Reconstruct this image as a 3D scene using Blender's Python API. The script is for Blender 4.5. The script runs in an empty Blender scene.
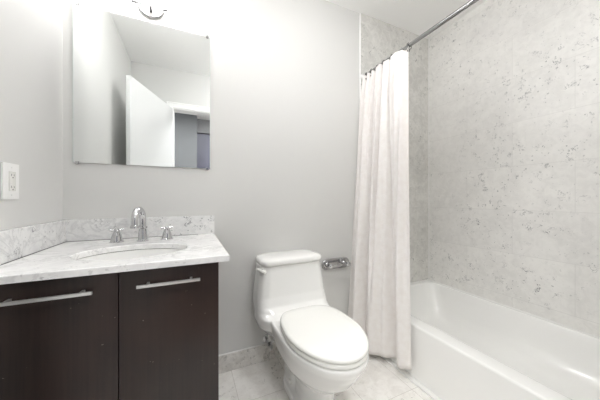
import bpy, bmesh, math, random
from math import sin, cos, pi, radians, sqrt
from mathutils import Vector, Matrix
random.seed(4)
S = bpy.context.scene
C = S.collection

# ------------------------------------------------------------------ camera
cam_d = bpy.data.cameras.new('camera')
cam = bpy.data.objects.new('camera', cam_d); C.objects.link(cam); S.camera = cam
cam_d.sensor_width = 36.0
cam_d.lens = 244.13 / 600 * 36
cam_d.shift_y = -1.9 / 600
cam_d.clip_start = 0.01
cam.location = (0, 0, 1.0933)
cam.rotation_euler = (radians(90), 0, radians(-24.465))

# ------------------------------------------------------------------ world, exposure
W = bpy.data.worlds.new('world'); S.world = W; W.use_nodes = True
W.node_tree.nodes['Background'].inputs[0].default_value = (0.95, 0.97, 1.0, 1)
W.node_tree.nodes['Background'].inputs[1].default_value = 0.35
S.view_settings.view_transform = 'Standard'
S.view_settings.look = 'None'
S.view_settings.gamma = 1
S.view_settings.use_curve_mapping = False
S.view_settings.exposure = 1.12
S.cycles.use_denoising = True
S.cycles.max_bounces = 14
S.cycles.diffuse_bounces = 8
S.cycles.glossy_bounces = 6
S.cycles.caustics_reflective = False

LAMP_STRENGTH = 32.0      # frosted shade above the mirror
CEILING_FILL_STRENGTH = 23.0   # added fill dome on the bathroom ceiling, out of view
HALL_FILL_W = 11.0  # each fill light added in the hall

# ------------------------------------------------------------------ room numbers
XL, XR, XT = -0.5743, 2.055, 1.2571
D, ZC, HT = 1.6, 2.5893, 2.14
ZTUB, XTUB = 0.3245, 1.24

# ------------------------------------------------------------------ helpers
def lin(c):
    c = c / 255.0
    return c / 12.92 if c <= 0.04045 else ((c + 0.055) / 1.055) ** 2.4
def rgb(r, g, b): return (lin(r), lin(g), lin(b), 1)

def mat(name, col, rough=0.5, metal=0.0, spec=0.5, coat=0.0):
    m = bpy.data.materials.new(name); m.use_nodes = True
    b = m.node_tree.nodes['Principled BSDF']
    b.inputs['Base Color'].default_value = col
    b.inputs['Roughness'].default_value = rough
    b.inputs['Metallic'].default_value = metal
    b.inputs['Specular IOR Level'].default_value = spec
    b.inputs['Coat Weight'].default_value = coat
    return m

class NT:
    def __init__(s, m): s.t = m.node_tree; s.b = s.t.nodes['Principled BSDF']
    def n(s, typ, **kw):
        x = s.t.nodes.new(typ)
        for k, v in kw.items(): setattr(x, k, v)
        return x
    def l(s, a, b): s.t.links.new(a, b)
    def math(s, op, a, b=None):
        x = s.n('ShaderNodeMath', operation=op)
        for i, v in enumerate((a, b)):
            if v is None: continue
            if isinstance(v, (int, float)): x.inputs[i].default_value = v
            else: s.l(v, x.inputs[i])
        return x.outputs[0]
    def ramp(s, fac, stops):
        r = s.n('ShaderNodeMapRange'); r.interpolation_type = 'SMOOTHSTEP'
        s.l(fac, r.inputs[0])
        for i, v in enumerate(stops): r.inputs[1 + i].default_value = v
        return r.outputs[0]
    def mix(s, fac, a, b):
        x = s.n('ShaderNodeMix', data_type='RGBA')
        if isinstance(fac, (int, float)): x.inputs[0].default_value = fac
        else: s.l(fac, x.inputs[0])
        for i, v in ((6, a), (7, b)):
            if isinstance(v, tuple): x.inputs[i].default_value = v
            else: s.l(v, x.inputs[i])
        return x.outputs[2]
    def noise(s, vec, scale, detail=4, dist=0.0, rough=0.5):
        x = s.n('ShaderNodeTexNoise'); s.l(vec, x.inputs['Vector'])
        x.inputs['Scale'].default_value = scale; x.inputs['Detail'].default_value = detail
        x.inputs['Distortion'].default_value = dist; x.inputs['Roughness'].default_value = rough
        return x.outputs[0]

def paint(name, col, rough=0.5, bump=0.02):
    m = mat(name, col, rough); N = NT(m)
    g = N.n('ShaderNodeNewGeometry')
    nz = N.noise(g.outputs['Position'], 180, 3)
    bp = N.n('ShaderNodeBump'); bp.inputs['Strength'].default_value = bump; bp.inputs['Distance'].default_value = 0.002
    N.l(nz, bp.inputs['Height']); N.l(bp.outputs[0], N.b.inputs['Normal'])
    return m

def marble(name, base, cloud, fleck, plane=None, tile=None, off=(0, 0), grout=None, rough=0.25,
           fleck_amt=1.0, vein=0.0, scale=1.0, brick_offset=0.5, stretch=(1, 1, 1)):
    """pale stone: soft clouds, small dark flecks, optional long veins, optional tile joints"""
    m = mat(name, base, rough); N = NT(m)
    pos = N.n('ShaderNodeNewGeometry').outputs['Position']
    mp = N.n('ShaderNodeMapping'); N.l(pos, mp.inputs[0]); mp.inputs['Scale'].default_value = stretch
    p = mp.outputs[0]
    cl = N.math('ADD', N.math('MULTIPLY', N.noise(p, 2.6 * scale, 8, 0.4, 0.65), 0.5), N.math('MULTIPLY', N.noise(p, 16 * scale, 5, 0.8, 0.6), 0.5))
    col = N.mix(N.ramp(cl, (0.38, 0.64, 0, 1)), base, cloud)
    # short flecks
    a = N.math('ABSOLUTE', N.math('SUBTRACT', N.noise(p, 17 * scale, 6, 1.4, 0.62), 0.5))
    thin = N.ramp(a, (0.0, 0.022, 1, 0))
    msk = N.ramp(N.noise(p, 15 * scale, 3, 0.3), (0.57, 0.64, 0, 1))
    reg = N.ramp(N.noise(p, 1.7 * scale, 2), (0.36, 0.62, 0.12, 1))
    f = N.math('MULTIPLY', N.math('MULTIPLY', thin, msk), N.math('MULTIPLY', reg, fleck_amt))
    col = N.mix(f, col, fleck)
    # specks
    sp = N.ramp(N.noise(p, 42 * scale, 2), (0.68, 0.72, 0, 1))
    col = N.mix(N.math('MULTIPLY', N.math('MULTIPLY', sp, reg), 0.55 * fleck_amt), col, fleck)
    if vein:
        a2 = N.math('ABSOLUTE', N.math('SUBTRACT', N.noise(p, 4.5 * scale, 7, 1.3, 0.62), 0.5))
        t2 = N.math('MULTIPLY', N.ramp(a2, (0.0, 0.045, 1, 0)), N.ramp(N.noise(p, 3.1 * scale, 2), (0.4, 0.6, 0.15, 1)))
        col = N.mix(N.math('MULTIPLY', t2, vein), col, fleck)
    if tile:
        sx = N.n('ShaderNodeSeparateXYZ'); N.l(pos, sx.inputs[0])
        cx = N.n('ShaderNodeCombineXYZ')
        u, v = {'xz': (0, 2), 'yz': (1, 2), 'xy': (0, 1)}[plane]
        N.l(N.math('SUBTRACT', sx.outputs[u], off[0]), cx.inputs[0])
        N.l(N.math('SUBTRACT', sx.outputs[v], off[1]), cx.inputs[1])
        br = N.n('ShaderNodeTexBrick'); N.l(cx.outputs[0], br.inputs['Vector'])
        br.offset = brick_offset
        br.inputs['Scale'].default_value = 1.0
        br.inputs['Mortar Size'].default_value = 0.0011
        br.inputs['Mortar Smooth'].default_value = 0.3
        br.inputs['Brick Width'].default_value = tile[0]
        br.inputs['Row Height'].default_value = tile[1]
        br.inputs['Color1'].default_value = (1, 1, 1, 1)
        br.inputs['Color2'].default_value = (0.955, 0.955, 0.957, 1)
        br.inputs['Mortar'].default_value = (1, 1, 1, 1)
        mx = N.n('ShaderNodeMix', data_type='RGBA', blend_type='MULTIPLY'); mx.inputs[0].default_value = 1
        N.l(col, mx.inputs[6]); N.l(br.outputs[0], mx.inputs[7])
        col = N.mix(br.outputs[1], mx.outputs[2], grout or cloud)
        bp = N.n('ShaderNodeBump'); bp.inputs['Strength'].default_value = 0.25; bp.inputs['Distance'].default_value = 0.001
        bp.invert = True
        N.l(br.outputs[1], bp.inputs['Height']); N.l(bp.outputs[0], N.b.inputs['Normal'])
    N.l(col, N.b.inputs['Base Color'])
    return m

# ------------------------------------------------------------------ mesh helpers
WL = {}
def empty(name, label, cat, loc=(0, 0, 0), group=None):
    o = bpy.data.objects.new(name, None); C.objects.link(o); o.location = loc
    o.empty_display_size = 0.1
    o['label'] = label; o['category'] = cat
    if group: o['group'] = group
    WL[o.name] = Vector(loc)
    return o

def obj(name, bm, m, parent=None, smooth=True, angle=35, bevel=0.0, label=None, kind=None, seg=2):
    """link a bmesh built in world coordinates as one mesh object"""
    bmesh.ops.recalc_face_normals(bm, faces=bm.faces)
    if bevel:
        es = [e for e in bm.edges if len(e.link_faces) == 2 and e.calc_face_angle(0) > radians(40)]
        bmesh.ops.bevel(bm, geom=es, offset=bevel, segments=seg, profile=0.7, affect='EDGES')
    if smooth:
        for fc in bm.faces: fc.smooth = True
        for e in bm.edges:
            if len(e.link_faces) == 2 and e.calc_face_angle(0) > radians(angle): e.smooth = False
    org = WL[parent.name] if parent else Vector((0, 0, 0))
    if parent: bm.transform(Matrix.Translation(-org))
    me = bpy.data.meshes.new(name); bm.to_mesh(me); bm.free()
    me.materials.append(m)
    o = bpy.data.objects.new(name, me); C.objects.link(o)
    if parent: o.parent = parent
    WL[o.name] = org
    if label: o['label'] = label
    if kind: o['kind'] = kind
    return o

def struct(name, bm, m, **k): return obj(name, bm, m, kind='structure', **k)

def box(bm, a, b):
    vs = [bm.verts.new((x, y, z)) for x in (a[0], b[0]) for y in (a[1], b[1]) for z in (a[2], b[2])]
    for q in ((0, 1, 3, 2), (4, 6, 7, 5), (0, 4, 5, 1), (2, 3, 7, 6), (0, 2, 6, 4), (1, 5, 7, 3)):
        bm.faces.new([vs[i] for i in q])
    return bm
def Box(a, b): return box(bmesh.new(), a, b)

def loft(bm, rings, cap0=True, cap1=True, closed=True):
    R = [[bm.verts.new(p) for p in r] for r in rings]
    n = len(R[0])
    for i in range(len(R) - 1):
        for j in range(n if closed else n - 1):
            k = (j + 1) % n
            bm.faces.new((R[i][j], R[i][k], R[i + 1][k], R[i + 1][j]))
    if cap0: bm.faces.new(R[0][::-1])
    if cap1: bm.faces.new(R[-1])
    return bm

def frame(d):
    d = d.normalized()
    a = Vector((0, 0, 1)) if abs(d.z) < 0.9 else Vector((1, 0, 0))
    u = d.cross(a).normalized(); return u, d.cross(u).normalized()

def tube(bm, pts, r, n=14, cap=True):
    pts = [Vector(p) for p in pts]
    rs = r if isinstance(r, (list, tuple)) else [r] * len(pts)
    rings = []; u = None
    for i, p in enumerate(pts):
        d = (pts[min(i + 1, len(pts) - 1)] - pts[max(i - 1, 0)]).normalized()
        if u is None: u, v = frame(d)
        else:
            u = (u - d * u.dot(d)).normalized(); v = d.cross(u)
        rings.append([p + (u * cos(2 * pi * k / n) + v * sin(2 * pi * k / n)) * rs[i] for k in range(n)])
    return loft(bm, rings, cap, cap)

def lathe(bm, c, prof, axis=(0, 0, 1), n=28):
    """prof: (radius, distance along axis)"""
    c = Vector(c); d = Vector(axis).normalized(); u, v = frame(d)
    rings = [[c + d * t + (u * cos(2 * pi * k / n) + v * sin(2 * pi * k / n)) * max(r, 1e-4) for k in range(n)] for r, t in prof]
    return loft(bm, rings)

def rrect(x0, x1, y0, y1, r, z, n=6):
    pts = []
    for cx, cy, a0 in ((x1 - r, y1 - r, 0), (x0 + r, y1 - r, 90), (x0 + r, y0 + r, 180), (x1 - r, y0 + r, 270)):
        for k in range(n + 1):
            a = radians(a0 + 90 * k / n); pts.append(Vector((cx + r * cos(a), cy + r * sin(a), z)))
    return pts

def ell(cx, cy, a, b, z, n=48, p=2.0):
    out = []
    for k in range(n):
        t = 2 * pi * k / n
        out.append(Vector((cx + a * math.copysign(abs(cos(t)) ** (2 / p), cos(t)), cy + b * math.copysign(abs(sin(t)) ** (2 / p), sin(t)), z)))
    return out

def catmull(pts, n=8):
    P = [Vector(p) for p in pts]; P = [2 * P[0] - P[1]] + P + [2 * P[-1] - P[-2]]; out = []
    for i in range(1, len(P) - 2):
        for k in range(n):
            t = k / n; a, b, c, d = P[i - 1:i + 3]
            out.append(0.5 * ((2 * b) + (c - a) * t + (2 * a - 5 * b + 4 * c - d) * t * t + (3 * b - a - 3 * c + d) * t ** 3))
    out.append(P[-2]); return out

# ------------------------------------------------------------------ materials
M_wall = paint('wall_paint', rgb(217, 217, 215), 0.55)
M_ceil = paint('ceiling_paint', rgb(249, 249, 248), 0.7)
M_white = mat('white_trim_paint', rgb(244, 244, 243), 0.3)
M_hall = paint('hall_paint', rgb(140, 140, 142), 0.6)
M_halld = paint('hall_dark_paint', rgb(104, 106, 108), 0.6)
M_halldoor = paint('hall_door_paint', rgb(92, 92, 108), 0.4)
M_porc = mat('porcelain', rgb(240, 240, 238), 0.12, coat=0.4)
M_seat = mat('seat_plastic', rgb(240, 240, 236), 0.22)
M_tub = mat('tub_enamel', rgb(243, 243, 241), 0.16, coat=0.3)
M_chrome = mat('chrome', (0.60, 0.60, 0.61, 1), 0.07, 1.0)
M_brush = mat('brushed_nickel', (0.82, 0.82, 0.81, 1), 0.36, 0.9)
M_satin = mat('satin_nickel', (0.22, 0.22, 0.22, 1), 0.45, 0.8)
M_rod = mat('rod_metal', (0.36, 0.36, 0.36, 1), 0.2, 1.0)
M_dark = mat('dark_bronze', (0.03, 0.028, 0.026, 1), 0.35, 0.6)
M_black = mat('black_slot', (0.01, 0.01, 0.01, 1), 0.6)
M_mirror = mat('mirror_silver', (0.90, 0.92, 0.915, 1), 0.0, 1.0)
M_glassedge = mat('mirror_edge', rgb(230, 240, 236), 0.15)
M_caulk = mat('white_caulk', rgb(236, 236, 234), 0.5)

M_right = marble('wall_marble', rgb(238, 237, 234), rgb(227, 226, 223), rgb(96, 98, 102), 'yz', (0.61, 0.3045),
                 (0.633 - 0.61, 1.3145 - 0.3045 * 4), rgb(214, 213, 210), 0.33, 1.1, scale=1.45)
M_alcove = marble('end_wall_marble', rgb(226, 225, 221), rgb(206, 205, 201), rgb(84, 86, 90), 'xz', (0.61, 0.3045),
                  (XR - 0.305, 1.3145 - 0.3045 * 4), rgb(206, 205, 202), 0.22, 1.2, scale=1.45)  # darker than the right wall: shade of grazing light put into the colour
M_floor = marble('floor_marble', rgb(243, 241, 237), rgb(228, 225, 220), rgb(92, 89, 86), 'xy', (0.305, 0.305),
                 (0.245 - 0.305 * 8, 1.31 - 0.305 * 12), rgb(188, 183, 176), 0.2, 1.0, scale=1.3, brick_offset=0.0)
M_base = marble('baseboard_marble', rgb(230, 228, 224), rgb(208, 205, 200), rgb(104, 101, 98), rough=0.25, vein=0.4, scale=1.6)
M_counter = marble('counter_marble', rgb(246, 246, 245), rgb(232, 232, 232), rgb(128, 128, 130), rough=0.14,
                   fleck_amt=0.6, vein=0.3, scale=1.3, stretch=(1, 1.4, 1.2))
M_splash = marble('splash_marble', rgb(238, 238, 237), rgb(222, 222, 222), rgb(96, 98, 102), rough=0.16,
                  fleck_amt=1.2, vein=0.2, scale=1.5)

def wood():
    m = mat('espresso_wood', rgb(45, 33, 30), 0.34); N = NT(m)
    pos = N.n('ShaderNodeNewGeometry').outputs['Position']
    mp = N.n('ShaderNodeMapping'); N.l(pos, mp.inputs[0]); mp.inputs['Scale'].default_value = (40, 40, 1.2)
    g = N.noise(mp.outputs[0], 2.0, 6, 0.4, 0.6)
    col = N.mix(N.ramp(g, (0.3, 0.7, 0, 1)), rgb(33, 26, 24), rgb(46, 36, 33))
    col = N.mix(N.ramp(N.noise(pos, 2.5, 3), (0.4, 0.62, 0, 0.5)), col, rgb(58, 42, 37))
    dst = N.ramp(N.noise(pos, 75, 2), (0.755, 0.775, 0, 0.5))
    col = N.mix(dst, col, rgb(170, 160, 150))
    N.l(col, N.b.inputs['Base Color'])
    bp = N.n('ShaderNodeBump'); bp.inputs['Strength'].default_value = 0.08; bp.inputs['Distance'].default_value = 0.001
    N.l(g, bp.inputs['Height']); N.l(bp.outputs[0], N.b.inputs['Normal'])
    return m
M_wood = wood()

def cloth():
    m = mat('curtain_cloth', rgb(244, 243, 241), 0.85, spec=0.2); N = NT(m)
    pos = N.n('ShaderNodeNewGeometry').outputs['Position']
    mp = N.n('ShaderNodeMapping'); N.l(pos, mp.inputs[0]); mp.inputs['Scale'].default_value = (1, 1, 1)
    N.l(N.mix(N.ramp(N.noise(mp.outputs[0], 30, 4), (0.35, 0.7, 0, 1)), rgb(241, 238, 236), rgb(237, 233, 230)), N.b.inputs['Base Color'])
    w = N.noise(pos, 400, 2)
    bp = N.n('ShaderNodeBump'); bp.inputs['Strength'].default_value = 0.15; bp.inputs['Distance'].default_value = 0.001
    N.l(w, bp.inputs['Height']); N.l(bp.outputs[0], N.b.inputs['Normal'])
    tr = N.n('ShaderNodeBsdfTranslucent'); tr.inputs[0].default_value = rgb(244, 241, 239)
    ms = N.n('ShaderNodeMixShader'); ms.inputs[0].default_value = 0.08
    out = N.t.nodes['Material Output']
    N.l(N.b.outputs[0], ms.inputs[1]); N.l(tr.outputs[0], ms.inputs[2]); N.l(ms.outputs[0], out.inputs[0])
    return m
M_cloth = cloth()

def glow(name, col, strength):
    m = bpy.data.materials.new(name); m.use_nodes = True; t = m.node_tree
    b = t.nodes['Principled BSDF']; b.inputs['Base Color'].default_value = (0.9, 0.9, 0.9, 1)
    b.inputs['Emission Color'].default_value = col; b.inputs['Emission Strength'].default_value = strength
    return m
M_shade = glow('frosted_shade_lit', (1.0, 0.985, 0.985, 1), LAMP_STRENGTH)
M_fill_dome = glow('ceiling_fill_glow', (1.0, 0.99, 0.99, 1), CEILING_FILL_STRENGTH)

# ------------------------------------------------------------------ the room shell
FW = 0.12                                  # thickness of the wall with the door
DX0, DX1 = -0.170, 0.590                   # door opening
T = 0.1
struct('floor', Box((XL - T, -FW, -T), (XR + T, D + T, 0)), M_floor, smooth=False)
struct('ceiling', Box((XL - T, -FW, ZC), (XR + T, D + T, ZC + T)), M_ceil, smooth=False)
struct('wall_left', Box((XL - T, 0, 0), (XL, D + T, ZC)), M_wall, smooth=False)
struct('wall_back', Box((XL, D, 0), (XR + T, D + T, ZC)), M_wall, smooth=False)
struct('wall_right', Box((XR, 0, 0), (XR + T, D, ZC)), M_right, smooth=False)
bm = Box((XL - T, -FW, 0), (DX0, 0, ZC)); box(bm, (DX1, -FW, 0), (XR + T, 0, ZC)); box(bm, (DX0, -FW, HT), (DX1, 0, ZC))
struct('wall_front', bm, M_wall, smooth=False)
struct('wall_alcove', Box((XT + 0.006, D - 0.009, 0), (XR, D, ZC)), M_alcove, smooth=False)
struct('trim_1', Box((XT, D - 0.011, 0), (XT + 0.006, D, ZC)), M_white, smooth=False)          # white edge of the tiled end wall
struct('trim_2', Box((XR - 0.004, D - 0.013, ZTUB), (XR, D - 0.009, ZC)), M_caulk, smooth=False)  # joint in the tiled corner
struct('baseboard_back', Box((0.13, D - 0.013, 0), (XT, D, 0.108)), M_base, bevel=0.002)
bm = bmesh.new()                            # caulk line on the baseboard
struct('trim_3', Box((0.13, D - 0.008, 0.108), (XT, D, 0.112)), M_caulk, smooth=False)
# stone saddle strip along the foot of the tub
struct('trim_4', Box((1.205, 0.012, 0), (1.239, D - 0.014, 0.010)), M_caulk, bevel=0.003)
# door casing, jambs
bm = bmesh.new()
cw = 0.062
for x0, x1 in ((DX0 - cw, DX0), (DX1, DX1 + cw)): box(bm, (x0, 0, 0), (x1, 0.014, HT + cw))
box(bm, (DX0, 0, HT), (DX1, 0.014, HT + cw))
for x0, x1 in ((DX0 - cw, DX0 - cw + 0.012), (DX1 + cw - 0.012, DX1 + cw)): box(bm, (x0, 0.014, 0), (x1, 0.02, HT + cw))
box(bm, (DX0 - cw + 0.012, 0.014, HT + cw - 0.012), (DX1 + cw - 0.012, 0.02, HT + cw))
box(bm, (DX0, -FW, HT - 0.012), (DX1, 0.0, HT)); box(bm, (DX0, -FW, 0), (DX0 + 0.012, 0.0, HT - 0.012)); box(bm, (DX1 - 0.012, -FW, 0), (DX1, 0.0, HT - 0.012))
struct('trim_5', bm, M_white, smooth=False)

# the door, swung open into the room
hinge = Vector((-0.168, 0.03, 0)); tip = Vector((-0.447, 0.738, 0))
dv = (tip - hinge).normalized(); nv = Vector((dv.y, -dv.x, 0)) * 0.035
bm = bmesh.new()
L = (tip - hinge).length
loft(bm, [[Vector((0, 0, z)) + p for p in (hinge, hinge + dv * L, hinge + dv * L - nv, hinge - nv)] for z in (0.012, HT - 0.018)])
door = struct('door_1', bm, mat('door_paint', rgb(222, 223, 223), 0.3), bevel=0.0015)
hp = hinge + dv * (L - 0.065) + Vector((0, 0, 0.95)); nn = nv.normalized()
bm = bmesh.new(); lathe(bm, hp, [(0.026, 0), (0.026, 0.006), (0.010, 0.010), (0.010, 0.03), (0.024, 0.04), (0.027, 0.052), (0.018, 0.064), (0.0, 0.066)], nn)
obj('door_knob', bm, M_brush, door)

# the hall behind the camera, seen only in the mirror
HY = -2.0
struct('floor_hall', Box((-2.2, HY, -T), (2.6, -FW, 0)), mat('hall_floor_wood', rgb(120, 100, 84), 0.4), smooth=False)
struct('ceiling_hall', Box((-2.2, HY, ZC), (2.6, -FW, ZC + T)), M_ceil, smooth=False)
struct('wall_hall', Box((-2.2, -1.7, 0), (0.134, -1.6, ZC)), M_halld, smooth=False)
bm = Box((0.134, -1.9, 2.33), (2.6, -1.8, ZC)); box(bm, (1.1, -1.9, 0), (2.6, -1.8, 2.33)); box(bm, (0.134, -1.8, 0), (0.137, -1.7, ZC))
struct('wall_closet', bm, M_hall, smooth=False)
struct('door_2', Box((0.139, -1.89, 0.01), (1.098, -1.85, 2.325)), M_halldoor, smooth=False)

# ------------------------------------------------------------------ light above the mirror
LX, LY, LZ = -0.193, 1.555, 2.144
PZ = 2.168
t = empty('vanity_light', 'chrome wall light with a round plate and crossbar, above the frameless mirror', 'light', (LX, D, PZ))
bm = bmesh.new(); lathe(bm, (LX, D, PZ), [(0.060, 0), (0.060, 0.006), (0.054, 0.010), (0.0, 0.011)], (0, -1, 0), 40)
obj('wall_plate', bm, M_white, t)
bm = bmesh.new(); tube(bm, [(LX + 0.060 * cos(a), D - 0.009, PZ + 0.060 * sin(a)) for a in [2 * pi * k / 48 for k in range(49)]], 0.0034)
obj('plate_rim', bm, M_satin, t)
bm = bmesh.new(); tube(bm, [(LX - 0.086, LY, LZ), (LX - 0.063, LY, LZ), (LX - 0.062, LY, LZ), (LX + 0.062, LY, LZ), (LX + 0.063, LY, LZ), (LX + 0.086, LY, LZ)], [0.0062, 0.0062, 0.0035, 0.0035, 0.0062, 0.0062])
tube(bm, [(LX, D - 0.011, LZ), (LX, LY, LZ)], 0.006)
obj('crossbar', bm, M_satin, t)
bm = bmesh.new(); lathe(bm, (LX, D - 0.0105, PZ - 0.03), [(0.007, 0), (0.009, 0.004), (0.005, 0.010), (0.008, 0.015), (0.0, 0.02)], (0, -1, 0))
obj('finial', bm, M_satin, t)
SY2 = 1.45
bm = bmesh.new(); tube(bm, catmull([(LX, D - 0.011, PZ + 0.035), (LX, D - 0.04, PZ + 0.03), (LX, SY2 + 0.03, PZ + 0.012), (LX, SY2, PZ + 0.03)], 6), 0.006)
lathe(bm, (LX, SY2, PZ + 0.024), [(0.012, 0), (0.026, 0.004), (0.027, 0.009), (0.0, 0.010)])
obj('shade_holder', bm, M_chrome, t)
bm = bmesh.new(); lathe(bm, (LX, SY2, PZ + 0.035), [(0.0, 0), (0.038, 0.0), (0.048, 0.008), (0.050, 0.10), (0.042, 0.115), (0.0, 0.12)])
obj('lamp_shade', bm, M_shade, t, label='lit frosted glass shade')

# fill light added out of view, shaped as a round flush ceiling dome
t = empty('ceiling_fill', 'added round fill light, unseen, on the ceiling over the bathroom floor', 'light', (0.72, 0.66, ZC))
bm = bmesh.new(); lathe(bm, (0.72, 0.66, ZC), [(0.17, 0), (0.17, 0.018), (0.160, 0.020), (0.0, 0.020)], (0, 0, -1), 40)
obj('rim', bm, M_white, t)
bm = bmesh.new(); lathe(bm, (0.72, 0.66, ZC - 0.0205), [(0.155, 0), (0.150, 0.02), (0.125, 0.045), (0.08, 0.062), (0.0, 0.07)], (0, 0, -1), 40)
obj('fill_dome', bm, M_fill_dome, t, label='glowing dome of the added fill light')
# three unseen fill lights added under the hall ceiling, shining in through the doorway
for hx in (-0.55, 0.25, 1.05):
    ld = bpy.data.lights.new('hall_fill', 'AREA'); ld.shape = 'DISK'; ld.size = 0.36; ld.energy = HALL_FILL_W
    lo = bpy.data.objects.new('hall_fill', ld); C.objects.link(lo); lo.location = (hx, -0.55, ZC - 0.03)

# ------------------------------------------------------------------ mirror
t = empty('wall_mirror', 'large frameless rectangular mirror on the wall above the sink', 'mirror', (-0.207, D, 1.274))
obj('mirror_glass', Box((-0.531, D - 0.006, 1.274), (0.117, D, 2.078)), M_mirror, t, smooth=False)
for x0, x1 in ((-0.533, -0.531), (0.117, 0.119)): obj('polished_edge', Box((x0, D - 0.0065, 1.274), (x1, D, 2.078)), M_glassedge, t, smooth=False)
for x, z in ((-0.516, 2.078), (0.102, 2.078), (-0.516, 1.274), (0.102, 1.274)):
    s = 1 if z > 2 else -1
    bm = Box((x - 0.007, D - 0.010, z - 0.006), (x + 0.007, D - 0.0066, z + 0.008)) if s > 0 else Box((x - 0.007, D - 0.010, z - 0.008), (x + 0.007, D - 0.0066, z + 0.006))
    box(bm, (x - 0.007, D - 0.0066, z + (0.001 if s > 0 else -0.008)), (x + 0.007, D, z + (0.008 if s > 0 else -0.001)))
    obj('clip', bm, M_chrome, t, bevel=0.001)

# ------------------------------------------------------------------ vanity
ZCT, TH = 0.8765, 0.0235
YF = 0.962                                   # counter front
VX1 = 0.104
t = empty('vanity_cabinet', 'dark espresso wood vanity cabinet with two flat doors under the marble top', 'cabinet', (-0.235, 1.28, 0))
zt = ZCT - TH - 0.001
bm = Box((XL + 0.002, 1.004, 0.09), (XL + 0.018, D - 0.016, zt)); box(bm, (VX1 - 0.016, 1.004, 0.09), (VX1, D - 0.016, zt))
box(bm, (XL + 0.018, D - 0.028, 0.09), (VX1 - 0.016, D - 0.016, zt)); box(bm, (XL + 0.018, 1.004, 0.09), (VX1 - 0.016, D - 0.028, 0.106))
box(bm, (XL + 0.018, 1.004, zt - 0.03), (VX1 - 0.016, 1.02, zt)); box(bm, (XL + 0.002, 1.06, 0), (VX1, 1.08, 0.09))
obj('cabinet_body', bm, M_wood, t, smooth=False)
for x0, x1, hx0, hx1 in ((XL + 0.004, -0.2135, -0.498, -0.272), (-0.2105, VX1, -0.157, 0.037)):
    d = obj('door', Box((x0, 0.984, 0.095), (x1, 1.003, ZCT - TH - 0.006)), M_wood, t, bevel=0.0012)
    bm = Box((hx0, 0.948, 0.7955), (hx1, 0.956, 0.8050))
    for hx in (hx0 + 0.03, hx1 - 0.03): box(bm, (hx - 0.004, 0.956, 0.796), (hx + 0.004, 0.984, 0.804))
    obj('handle', bm, M_brush, d, bevel=0.001, label='straight brushed metal bar handle')

# marble top with an oval cut-out
SX, SY, SA, SB = -0.205, 1.205, 0.198, 0.150
CX0, CX1 = XL + 0.001, 0.142
t = empty('countertop', 'white and grey marble vanity top with a backsplash along two walls', 'countertop', (-0.235, 1.28, ZCT - TH))
def slab():
    n = 64
    angs = [2 * pi * k / n for k in range(n)]
    # corner-snapped outer loop
    outer = []
    for a in angs:
        dx, dy = cos(a), sin(a)
        tx = ((CX1 - SX) if dx > 0 else (CX0 - SX)) / dx if abs(dx) > 1e-9 else 1e9
        ty = ((D - 0.001 - SY) if dy > 0 else (YF - SY)) / dy if abs(dy) > 1e-9 else 1e9
        tt = min(tx, ty); outer.append(Vector((SX + dx * tt, SY + dy * tt, 0)))
    for cxy in ((CX0, YF), (CX1, YF), (CX0, D - 0.001), (CX1, D - 0.001)):
        k = min(range(n), key=lambda i: (outer[i] - Vector((cxy[0], cxy[1], 0))).length)
        outer[k] = Vector((cxy[0], cxy[1], 0))
    inner = [Vector((SX + SA * cos(a), SY + SB * sin(a), 0)) for a in angs]
    up, dn = Vector((0, 0, ZCT)), Vector((0, 0, ZCT - TH))
    e = 0.003
    def shr(p):   # small eased edge
        return Vector((min(max(p.x, CX0), CX1 - e), max(p.y, YF + e), 0))
    inner_o = [Vector((SX + (SA + e) * cos(a), SY + (SB + e) * sin(a), 0)) for a in angs]
    rings = [[p + up for p in inner_o], [shr(p) + up for p in outer], [p + up - Vector((0, 0, e)) for p in outer],
             [p + dn for p in outer], [p + dn for p in inner], [p + up - Vector((0, 0, e)) for p in inner]]
    bm = bmesh.new(); R = [[bm.verts.new(p) for p in r] for r in rings]
    for i in range(6):
        for j in range(n):
            k = (j + 1) % n
            try: bm.faces.new((R[i][j], R[i][k], R[(i + 1) % 6][k], R[(i + 1) % 6][j]))
            except ValueError: pass
    bmesh.ops.remove_doubles(bm, verts=bm.verts, dist=1e-5)
    return bm
obj('marble_slab', slab(), M_counter, t, angle=25)
obj('backsplash', Box((XL + 0.002, D - 0.0205, ZCT + 0.0005), (0.142, D - 0.001, 0.9857)), M_splash, t, bevel=0.0015)
obj('side_splash', Box((XL + 0.001, YF + 0.002, ZCT + 0.0005), (XL + 0.0205, D - 0.021, 0.9857)), M_splash, t, bevel=0.0015)
bm = Box((XL + 0.02, D - 0.0225, ZCT), (0.05, D - 0.0205, ZCT + 0.002)); box(bm, (XL + 0.0205, YF + 0.003, ZCT), (XL + 0.0225, D - 0.0225, ZCT + 0.002))
obj('joint', bm, mat('dark_joint', rgb(90, 88, 86), 0.7), t, smooth=False, label='dark joint line')

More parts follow.
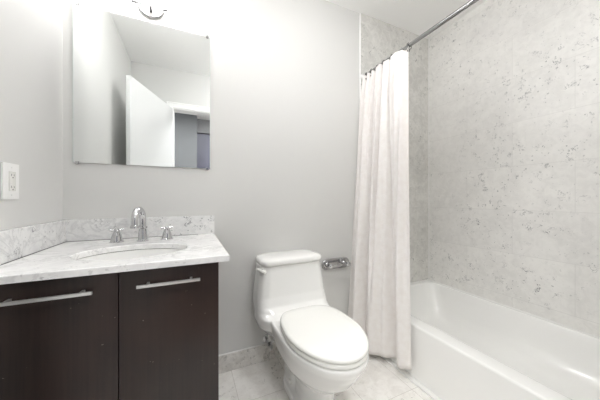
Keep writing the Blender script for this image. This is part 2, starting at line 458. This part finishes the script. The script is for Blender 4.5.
# undermount basin
t = empty('sink_basin', 'white oval undermount sink set below the marble top', 'sink', (SX, SY, ZCT - TH - 0.13))
z0 = ZCT - TH - 0.003
prof = [(1.08, 0), (1.015, 0), (0.995, -0.02), (0.93, -0.06), (0.80, -0.095), (0.55, -0.118), (0.25, -0.126), (0.09, -0.128)]
rings = [ell(SX, SY, SA * s, SB * s, z0 + dz) for s, dz in prof]
rings += [ell(SX, SY, SA * s, SB * s, z0 + dz - 0.01) for s, dz in prof[::-1]]
bm = loft(bmesh.new(), rings, False, False)
bm.verts.ensure_lookup_table()
n = 48
for j in range(n):
    a, b = bm.verts[j], bm.verts[(j + 1) % n]; c, d = bm.verts[15 * n + (j + 1) % n], bm.verts[15 * n + j]
    bm.faces.new((a, b, c, d))
obj('basin', bm, M_porc, t, angle=60)
bm = bmesh.new(); lathe(bm, (SX, SY, z0 - 0.1385), [(0.021, 0), (0.023, 0.010), (0.022, 0.013), (0.012, 0.012), (0.010, 0.017), (0.0, 0.018)])
obj('drain', bm, M_chrome, t)
bm = bmesh.new(); loft(bm, [[Vector((SX + 0.005 + 0.014 * cos(a) * s, SY + SB * 0.955 - dd, z0 - 0.037 + 0.006 * sin(a) * s)) for a in [2 * pi * k / 20 for k in range(20)]] for s, dd in ((1, 0), (1, 0.006), (0.7, 0.007))])
obj('overflow_ring', bm, M_brush, t)

# faucet
FX, FY = -0.214, 1.462
t = empty('faucet', 'chrome high-arc faucet spout behind the sink between its two cross handles', 'faucet', (FX, FY, ZCT))
bm = bmesh.new(); lathe(bm, (FX, FY, ZCT), [(0.027, 0), (0.027, 0.004), (0.022, 0.007), (0.020, 0.012), (0.0195, 0.03), (0.0175, 0.055), (0.0165, 0.062), (0.021, 0.066), (0.021, 0.072), (0.0165, 0.076), (0.0, 0.0765)])
obj('faucet_body', bm, M_chrome, t)
pts = [(FX, FY, ZCT + 0.07)] + [(FX, FY, ZCT + 0.10)]
for k in range(13):
    a = pi * k / 12 * 1.02
    pts.append((FX - 0.016 * (1 - cos(a)) / 2, FY - 0.055 + 0.055 * cos(a), ZCT + 0.110 + 0.050 * sin(a)))
pts.append((FX - 0.016, FY - 0.111, ZCT + 0.088))
bm = bmesh.new(); tube(bm, pts, [0.0155] * (len(pts) - 1) + [0.0145], 18)
obj('spout', bm, M_chrome, t)
bm = bmesh.new(); lathe(bm, (FX - 0.016, FY - 0.111, ZCT + 0.091), [(0.0146, 0), (0.0175, 0.004), (0.018, 0.014), (0.012, 0.0145), (0.0, 0.014)], (0, 0, -1))
obj('aerator', bm, M_chrome, t)
def tap(x, label):
    t = empty('tap_handle', label, 'faucet handle', (x, 1.468, ZCT), 'cross handles beside the spout')
    bm = bmesh.new(); lathe(bm, (x, 1.468, ZCT), [(0.030, 0), (0.030, 0.004), (0.025, 0.007), (0.024, 0.014), (0.020, 0.034), (0.014, 0.048), (0.012, 0.054), (0.0, 0.0545)])
    obj('tap_body', bm, M_chrome, t)
    bm = bmesh.new(); zc = ZCT + 0.060
    for a in (radians(20), radians(110)):
        u = Vector((cos(a), sin(a), 0)); c = Vector((x, 1.468, zc))
        tube(bm, [c + u * s for s in (-0.030, -0.028, -0.022, -0.010, 0, 0.010, 0.022, 0.028, 0.030)], [0.0018, 0.0055, 0.0058, 0.0036, 0.005, 0.0036, 0.0058, 0.0055, 0.0018], 12)
    lathe(bm, (x, 1.468, zc - 0.009), [(0.006, 0), (0.010, 0.004), (0.010, 0.013), (0.006, 0.018), (0.0, 0.019)])
    obj('cross_grip', bm, M_chrome, t)
tap(-0.324, 'chrome cross handle tap left of the faucet spout')
tap(-0.106, 'chrome cross handle tap right of the faucet spout')

# ------------------------------------------------------------------ outlet on the left wall
oy0, oy1, oz0, oz1 = 1.160, 1.246, 1.089, 1.216
t = empty('wall_outlet', 'white rectangular electrical outlet on the left wall above the side splash', 'outlet', (XL, (oy0 + oy1) / 2, oz0))
obj('cover_plate', Box((XL, oy0, oz0), (XL + 0.006, oy1, oz1)), M_white, t, bevel=0.003)
cy_, cz_ = (oy0 + oy1) / 2, (oz0 + oz1) / 2
rc = obj('receptacle', Box((XL + 0.005, cy_ - 0.0165, cz_ - 0.034), (XL + 0.0095, cy_ + 0.0165, cz_ + 0.034)), M_seat, t, bevel=0.001)
for s in (-1, 1):
    bm = bmesh.new(); zz = cz_ + s * 0.021
    box(bm, (XL + 0.0094, cy_ - 0.008, zz - 0.003), (XL + 0.0098, cy_ - 0.006, zz + 0.005))
    box(bm, (XL + 0.0094, cy_ + 0.005, zz - 0.003), (XL + 0.0098, cy_ + 0.007, zz + 0.004))
    lathe(bm, (XL + 0.0092, cy_, zz - 0.008), [(0.0025, 0), (0.0025, 0.0006), (0, 0.0007)], (1, 0, 0), 10)
    obj('slots', bm, M_black, rc, smooth=False, label='black socket slots')
for s in (-1, 1):
    obj('test_button' if s > 0 else 'reset_button', Box((XL + 0.0094, cy_ - 0.006, cz_ + s * 0.0045 - 0.0028), (XL + 0.0105, cy_ + 0.006, cz_ + s * 0.0045 + 0.0028)), M_seat, rc, smooth=False)
    bm = bmesh.new(); lathe(bm, (XL + 0.0055, cy_, cz_ + s * 0.048), [(0.003, 0), (0.003, 0.0012), (0, 0.0014)], (1, 0, 0), 12)
    obj('screw', bm, M_brush, t)

# ------------------------------------------------------------------ toilet
TX = 0.605
def egg(hw, yf, yb, z, ym=None, n=56, pb=3.2, wb=None, pf=2.0):
    """outline in the floor plane: elliptical nose to the front, squarer towards the wall"""
    ym = ym if ym is not None else yf + (yb - yf) * 0.55
    out = []
    for k in range(n):
        a = 2 * pi * k / n; s, c = sin(a), cos(a)
        if s < 0:
            out.append(Vector((TX + hw * math.copysign(abs(c) ** (2 / pf), c), ym + (ym - yf) * -abs(s) ** (2 / pf), z)))
        else:
            x = hw * math.copysign(abs(c) ** (2 / pb), c); y = ym + (yb - ym) * abs(s) ** (2 / pb)
            if wb: x *= 1 - (1 - wb / hw) * ((y - ym) / (yb - ym)) ** 1.6
            out.append(Vector((TX + x, y, z)))
    return out
def remeshed(bm, voxel, iters):
    me = bpy.data.meshes.new('tmp'); bmesh.ops.recalc_face_normals(bm, faces=bm.faces); bm.to_mesh(me); bm.free()
    o = bpy.data.objects.new('tmp', me); C.objects.link(o)
    r = o.modifiers.new('r', 'REMESH'); r.mode = 'VOXEL'; r.voxel_size = voxel
    s = o.modifiers.new('s', 'SMOOTH'); s.iterations = iters; s.factor = 0.5
    dg = bpy.context.evaluated_depsgraph_get()
    m2 = bpy.data.meshes.new_from_object(o.evaluated_get(dg))
    bm = bmesh.new(); bm.from_mesh(m2)
    bpy.data.objects.remove(o); bpy.data.meshes.remove(me); bpy.data.meshes.remove(m2)
    return bm

t = empty('toilet', 'white one-piece toilet with closed lid, between the vanity and the shower curtain', 'toilet', (TX, 1.25, 0))
bm = bmesh.new()
# bowl and deck
loft(bm, [egg(0.070, 1.02, 1.34, 0.13), egg(0.105, 0.985, 1.38, 0.175), egg(0.142, 0.93, 1.44, 0.215), egg(0.164, 0.875, 1.52, 0.265, ym=1.15),
          egg(0.178, 0.83, 1.57, 0.325, ym=1.13), egg(0.190, 0.80, 1.585, 0.37, ym=1.11), egg(0.195, 0.790, 1.59, 0.395, ym=1.10), egg(0.193, 0.791, 1.59, 0.409, ym=1.10)])
# tank, flaring towards the deck
TT = TX - 0.006
def tk(hw, yf, z, r=0.05): return rrect(TT - hw, TT + hw, yf, 1.592, r, z, 8)
loft(bm, [tk(0.110, 1.46, 0.205), tk(0.158, 1.40, 0.25, 0.08), tk(0.200, 1.35, 0.30, 0.10), tk(0.226, 1.31, 0.335, 0.11), tk(0.236, 1.285, 0.37, 0.12), tk(0.233, 1.275, 0.405, 0.12), tk(0.232, 1.33, 0.422, 0.09), tk(0.230, 1.365, 0.45, 0.055), tk(0.226, 1.382, 0.50, 0.06), tk(0.216, 1.395, 0.60, 0.06), tk(0.207, 1.405, 0.683, 0.06)])
# pedestal: front column, rear trapway block, foot
loft(bm, [egg(0.094, 0.985, 1.27, 0.0), egg(0.090, 0.99, 1.27, 0.03), egg(0.082, 1.0, 1.27, 0.10), egg(0.086, 0.99, 1.28, 0.17), egg(0.10, 0.97, 1.3, 0.22)])
loft(bm, [rrect(TX - 0.092, TX + 0.092, 1.20, 1.40, 0.06, z) for z in (0.0, 0.05, 0.14)] + [rrect(TX - 0.10, TX + 0.10, 1.20, 1.42, 0.06, 0.20), rrect(TX - 0.12, TX + 0.12, 1.20, 1.44, 0.06, 0.25)])
loft(bm, [rrect(TX - 0.113, TX + 0.113, 1.06, 1.40, 0.09, 0.0), rrect(TX - 0.109, TX + 0.109, 1.07, 1.395, 0.09, 0.045)])
obj('toilet_body', remeshed(bm, 0.005, 12), M_porc, t, angle=180)
# tank lid
bm = bmesh.new()
def tl(g, z, r=0.055): return rrect(TT - 0.2095 + g, TT + 0.2095 - g, 1.391 + g, 1.592 - g * 0.3, r, z, 8)
loft(bm, [tl(0.008, 0.6855), tl(0.002, 0.688), tl(0.0, 0.694), tl(0.0, 0.708), tl(0.004, 0.716), tl(0.014, 0.7225), tl(0.04, 0.727), tl(0.075, 0.7285, 0.042)])
obj('tank_lid', bm, M_porc, t, angle=70)
# seat and lid
def so(g, z, yb=1.300): return egg(0.189 - g, 0.792 + g, yb - g, z, ym=1.075, pb=4.5, wb=0.152)
bm = loft(bmesh.new(), [so(0.012, 0.4105), so(0.004, 0.413), so(0.001, 0.418), so(0.001, 0.426), so(0.006, 0.4315)])
obj('seat', bm, M_seat, t, angle=60)
bm = loft(bmesh.new(), [so(0.010, 0.4345), so(0.003, 0.436), so(0.0, 0.440), so(0.0, 0.447), so(0.005, 0.4535), so(0.014, 0.457), so(0.05, 0.4585), so(0.11, 0.459)])
obj('seat_lid', bm, M_seat, t, angle=60)
bm = bmesh.new()
for s in (-1, 1):
    bm = bmesh.new(); tube(bm, [(TX + s * 0.06, 1.312, 0.422), (TX + s * 0.11, 1.312, 0.422)], 0.010, 16)
    box(bm, (TX + s * 0.085 - 0.02, 1.302, 0.408), (TX + s * 0.085 + 0.02, 1.322, 0.424))
    obj('hinge', bm, M_seat, t)
# flush lever on the tank front, left end
bm = bmesh.new(); lathe(bm, (TT - 0.183, 1.431, 0.652), [(0.014, 0), (0.014, 0.016), (0.013, 0.024), (0.008, 0.030), (0.0, 0.031)], (-0.45, -1, 0.0))
tube(bm, catmull([(TT - 0.192, 1.408, 0.652), (TT - 0.203, 1.412, 0.656), (TT - 0.213, 1.425, 0.661), (TT - 0.220, 1.447, 0.665)], 6), [0.0095] * 6 + [0.0085] * 6 + [0.006] * 7, 12)
obj('flush_lever', bm, M_seat, t)
for s in (-1, 1):
    bm = bmesh.new(); lathe(bm, (TX + s * 0.084, 1.255, 0.078), [(0.014, 0), (0.014, 0.014), (0.010, 0.020), (0.0, 0.022)], (s, 0, 0))
    obj('bolt_cap', bm, M_seat, t)

# supply valve with hose
t = empty('supply_valve', 'chrome shutoff valve and hose on the wall beside the toilet foot', 'valve', (0.478, D, 0.14))
bm = bmesh.new(); lathe(bm, (0.478, D, 0.145), [(0.026, 0), (0.024, 0.005), (0.011, 0.009), (0.0, 0.01)], (0, -1, 0)); lathe(bm, (0.478, D - 0.005, 0.145), [(0.009, 0), (0.009, 0.035), (0.015, 0.036), (0.015, 0.072), (0, 0.073)], (0, -1, 0))
obj('valve_body', bm, M_chrome, t)
bm = bmesh.new(); lathe(bm, (0.478, D - 0.08, 0.142), [(0.005, 0), (0.005, 0.012), (0.0, 0.013)], (0.1, -1, -0.1)); 
loft(bm, [[Vector((0.480 + 0.011 * cos(a) * g, D - 0.092 - dd, 0.138 + 0.024 * sin(a) * g)) for a in [2 * pi * k / 20 for k in range(20)]] for g, dd in ((0.8, 0), (1, 0.003), (1, 0.007), (0.8, 0.01))])
obj('valve_handle', bm, M_chrome, t)
bm = bmesh.new(); tube(bm, catmull([(0.478, D - 0.062, 0.155), (0.474, D - 0.062, 0.20), (0.462, D - 0.066, 0.26), (0.468, D - 0.075, 0.31)], 8), 0.0055, 10)
lathe(bm, (0.478, D - 0.062, 0.152), [(0.009, 0), (0.009, 0.02), (0, 0.021)])
obj('hose', bm, M_brush, t)

# ------------------------------------------------------------------ toilet paper holder
t = empty('paper_holder', 'chrome oblong paper holder on the wall between toilet and curtain', 'toilet paper holder', (1.033, D, 0.59))
PXc, PZc, PW, PH = 1.026, 0.592, 0.122, 0.041
def cap(w, h, y, n=12):
    pts = []
    for s in (1, -1):
        for k in range(n + 1):
            a = radians(-90 + 180 * k / n) if s > 0 else radians(90 + 180 * k / n)
            pts.append(Vector((PXc + s * (w - h) + h * cos(a), y, PZc + h * sin(a))))
    return pts
bm = loft(bmesh.new(), [cap(PW, PH, D), cap(PW, PH, D - 0.008), cap(PW - 0.004, PH - 0.004, D - 0.013), cap(PW - 0.010, PH - 0.010, D - 0.011), cap(PW - 0.016, PH - 0.016, D - 0.005)])
obj('back_plate', bm, M_chrome, t)
for s in (-1, 1):
    bm = bmesh.new(); lathe(bm, (PXc + s * 0.076, D - 0.005, PZc), [(0.020, 0), (0.018, 0.006), (0.010, 0.016), (0.009, 0.045), (0.016, 0.052), (0.017, 0.066), (0.010, 0.072), (0.0, 0.073)], (0, -1, 0))
    obj('post', bm, M_chrome, t)
bm = bmesh.new(); tube(bm, [(PXc - 0.076, D - 0.061, PZc), (PXc - 0.05, D - 0.061, PZc), (PXc - 0.046, D - 0.061, PZc), (PXc + 0.046, D - 0.061, PZc), (PXc + 0.05, D - 0.061, PZc), (PXc + 0.076, D - 0.061, PZc)], [0.005, 0.005, 0.007, 0.007, 0.005, 0.005], 16)
obj('roller_bar', bm, M_chrome, t)

# ------------------------------------------------------------------ bathtub
ty0, ty1, tx1 = 0.012, D - 0.0105, XR - 0.002
t = empty('bathtub', 'white built-in bathtub with a straight apron along the marble wall', 'bathtub', (1.62, 0.8, 0))
N8 = 10
outer = lambda z, g=0.0: rrect(XTUB + g, tx1, ty0, ty1, 0.006, z, N8)
def inn(x0, x1, y0, y1, r, z): return rrect(x0, x1, y0, y1, r, z, N8)
rings = [outer(0.0), outer(ZTUB - 0.012), outer(ZTUB - 0.005, 0.0015), outer(ZTUB - 0.001, 0.006), outer(ZTUB, 0.013),
         inn(1.328, 2.034, 0.07, 1.550, 0.09, ZTUB), inn(1.334, 2.029, 0.076, 1.545, 0.09, ZTUB - 0.002), inn(1.338, 2.024, 0.08, 1.541, 0.09, ZTUB - 0.008),
         inn(1.345, 2.014, 0.09, 1.53, 0.10, ZTUB - 0.05), inn(1.375, 1.975, 0.14, 1.48, 0.11, 0.16), inn(1.395, 1.94, 0.19, 1.44, 0.11, 0.105),
         inn(1.42, 1.91, 0.23, 1.40, 0.11, 0.08), inn(1.46, 1.87, 0.28, 1.35, 0.11, 0.068), inn(1.56, 1.77, 0.42, 1.24, 0.08, 0.062)]
bm = loft(bmesh.new(), rings, True, True)
obj('tub_shell', bm, M_tub, t, angle=50)
bm = bmesh.new(); lathe(bm, (1.665, 1.22, 0.0625), [(0.03, 0), (0.03, 0.003), (0.02, 0.004), (0.0, 0.003)])
obj('drain', bm, M_chrome, t)
bm = Box((XR - 0.005, 0.02, ZTUB), (XR, D - 0.01, ZTUB + 0.006)); box(bm, (XTUB, D - 0.0135, ZTUB), (XR - 0.005, D - 0.009, ZTUB + 0.006))
obj('caulk_bead', bm, M_caulk, t, smooth=False)

# ------------------------------------------------------------------ curtain rod, rings, curtain
RX, RZ = 1.292, 2.077
t = empty('curtain_rod', 'brushed metal shower curtain rod running across the tub alcove', 'curtain rod', (RX, 0.8, RZ))
bm = bmesh.new(); tube(bm, [(RX, 0.012, RZ), (RX, D - 0.02, RZ)], 0.0125, 20); obj('rod', bm, M_rod, t)
for y, s in ((D - 0.009, -1), (0.0, 1)):
    bm = bmesh.new(); lathe(bm, (RX, y, RZ), [(0.030, 0), (0.030, 0.006), (0.018, 0.012), (0.015, 0.03), (0.0, 0.031)], (0, s, 0)); obj('end_flange', bm, M_brush, t)

CU, CV = 280, 80
# irregular pleats: (position along the width, push outwards) knots
PL = [(0, .2), (.05, 1), (.10, -.6), (.15, .8), (.20, -.3), (.25, .6), (.31, -1.2), (.335, -2.3), (.36, .7), (.46, .9), (.49, -1.2), (.53, .7), (.62, .5), (.66, -1.3), (.69, .8), (.80, 1.0), (.88, .5), (.93, -.8), (1.0, .2)]
PB = [(0, -.3), (.12, -.25), (.20, .75), (.28, -.7), (.36, -.2), (.50, 1.0), (.62, .2), (.72, -.9), (.80, -.5), (.90, .8), (1.0, .1)]
def knots(K, u):
    for (a, p), (b, q) in zip(K, K[1:]):
        if u <= b:
            t = (u - a) / (b - a); t = t * t * (3 - 2 * t); return p + (q - p) * t
    return K[-1][1]
def cur(u, v):
    """u 0..1 from the wall end to the free end, v 0..1 from the top down"""
    yt = 1.578 - 0.445 * u; yb = 1.572 - 0.530 * u
    xt = RX - 0.012; xb = 1.100 + 0.105 * u ** 0.8
    e = v ** 0.9
    y = yt + (yb - yt) * e
    x = xt + (xb - xt) * min(1.0, v / 0.95)
    z = RZ - 0.008 - v * (RZ - 0.008 - (0.030 + 0.045 * u ** 2))
    wt = max(0, 1 - v * 1.15) ** 0.8
    f = -0.040 * (0.5 + 0.5 * min(1, v * 8)) * wt * knots(PL, u)
    g = min(1, v * 1.35) ** 1.2
    f -= g * 0.054 * knots(PB, min(1, max(0, u + 0.02 * sin(3 * v))))
    f -= 0.004 * sin(2 * pi * 9 * u + 4 * v) * sin(pi * v)
    y += 0.008 * g * knots(PB, min(1, u + 0.07))
    if v < 0.06: z -= (1 - v / 0.06) * 0.006 * min(2.0, 1 - knots(PL, u))
    return Vector((x + f, min(y, D - 0.022), z))
bm = bmesh.new()
G = [[bm.verts.new(cur(i / CU, j / CV)) for i in range(CU + 1)] for j in range(CV + 1)]
for j in range(CV):
    for i in range(CU): bm.faces.new((G[j][i], G[j][i + 1], G[j + 1][i + 1], G[j + 1][i]))
curt = obj('shower_curtain', bm, M_cloth, angle=180)
sm = curt.modifiers.new('thickness', 'SOLIDIFY'); sm.thickness = 0.0015; sm.offset = 0
curt['label'] = 'off-white fabric shower curtain pulled to the wall end of its rod'; curt['category'] = 'shower curtain'

def ring_at(y, label):
    t = empty('curtain_ring', label, 'curtain ring', (RX, y, RZ), 'dark hooks holding the shower curtain')
    bm = bmesh.new(); tube(bm, [(RX + 0.019 * cos(a), y, RZ - 0.004 + 0.020 * sin(a)) for a in [radians(-250 + 320 * k / 24) for k in range(25)]], 0.0022, 8)
    tube(bm, catmull([(RX + 0.002, y, RZ - 0.023), (RX, y - 0.002, RZ - 0.034), (RX - 0.006, y - 0.003, RZ - 0.044), (RX - 0.014, y - 0.003, RZ - 0.040)], 5), 0.0022, 8)
    obj('hook_wire', bm, M_dark, t)
    bm = bmesh.new(); bmesh.ops.create_uvsphere(bm, u_segments=12, v_segments=8, radius=0.006, matrix=Matrix.Translation((RX - 0.015, y - 0.003, RZ - 0.040)))
    obj('ball', bm, M_dark, t)
    return t
rl = ['dark curtain ring at the free end of the curtain, farthest from the wall', 'dark curtain ring, second from the free end of the curtain', 'dark curtain ring, third from the free end of the curtain',
      'dark curtain ring, fourth from the free end of the curtain', 'dark curtain ring, fifth from the free end of the curtain', 'dark curtain ring closest to the tiled wall end of the rod']
for k, u in enumerate((0.985, 0.67, 0.50, 0.345, 0.20, 0.07)):
    ring_at(cur(u, 0).y, rl[k])
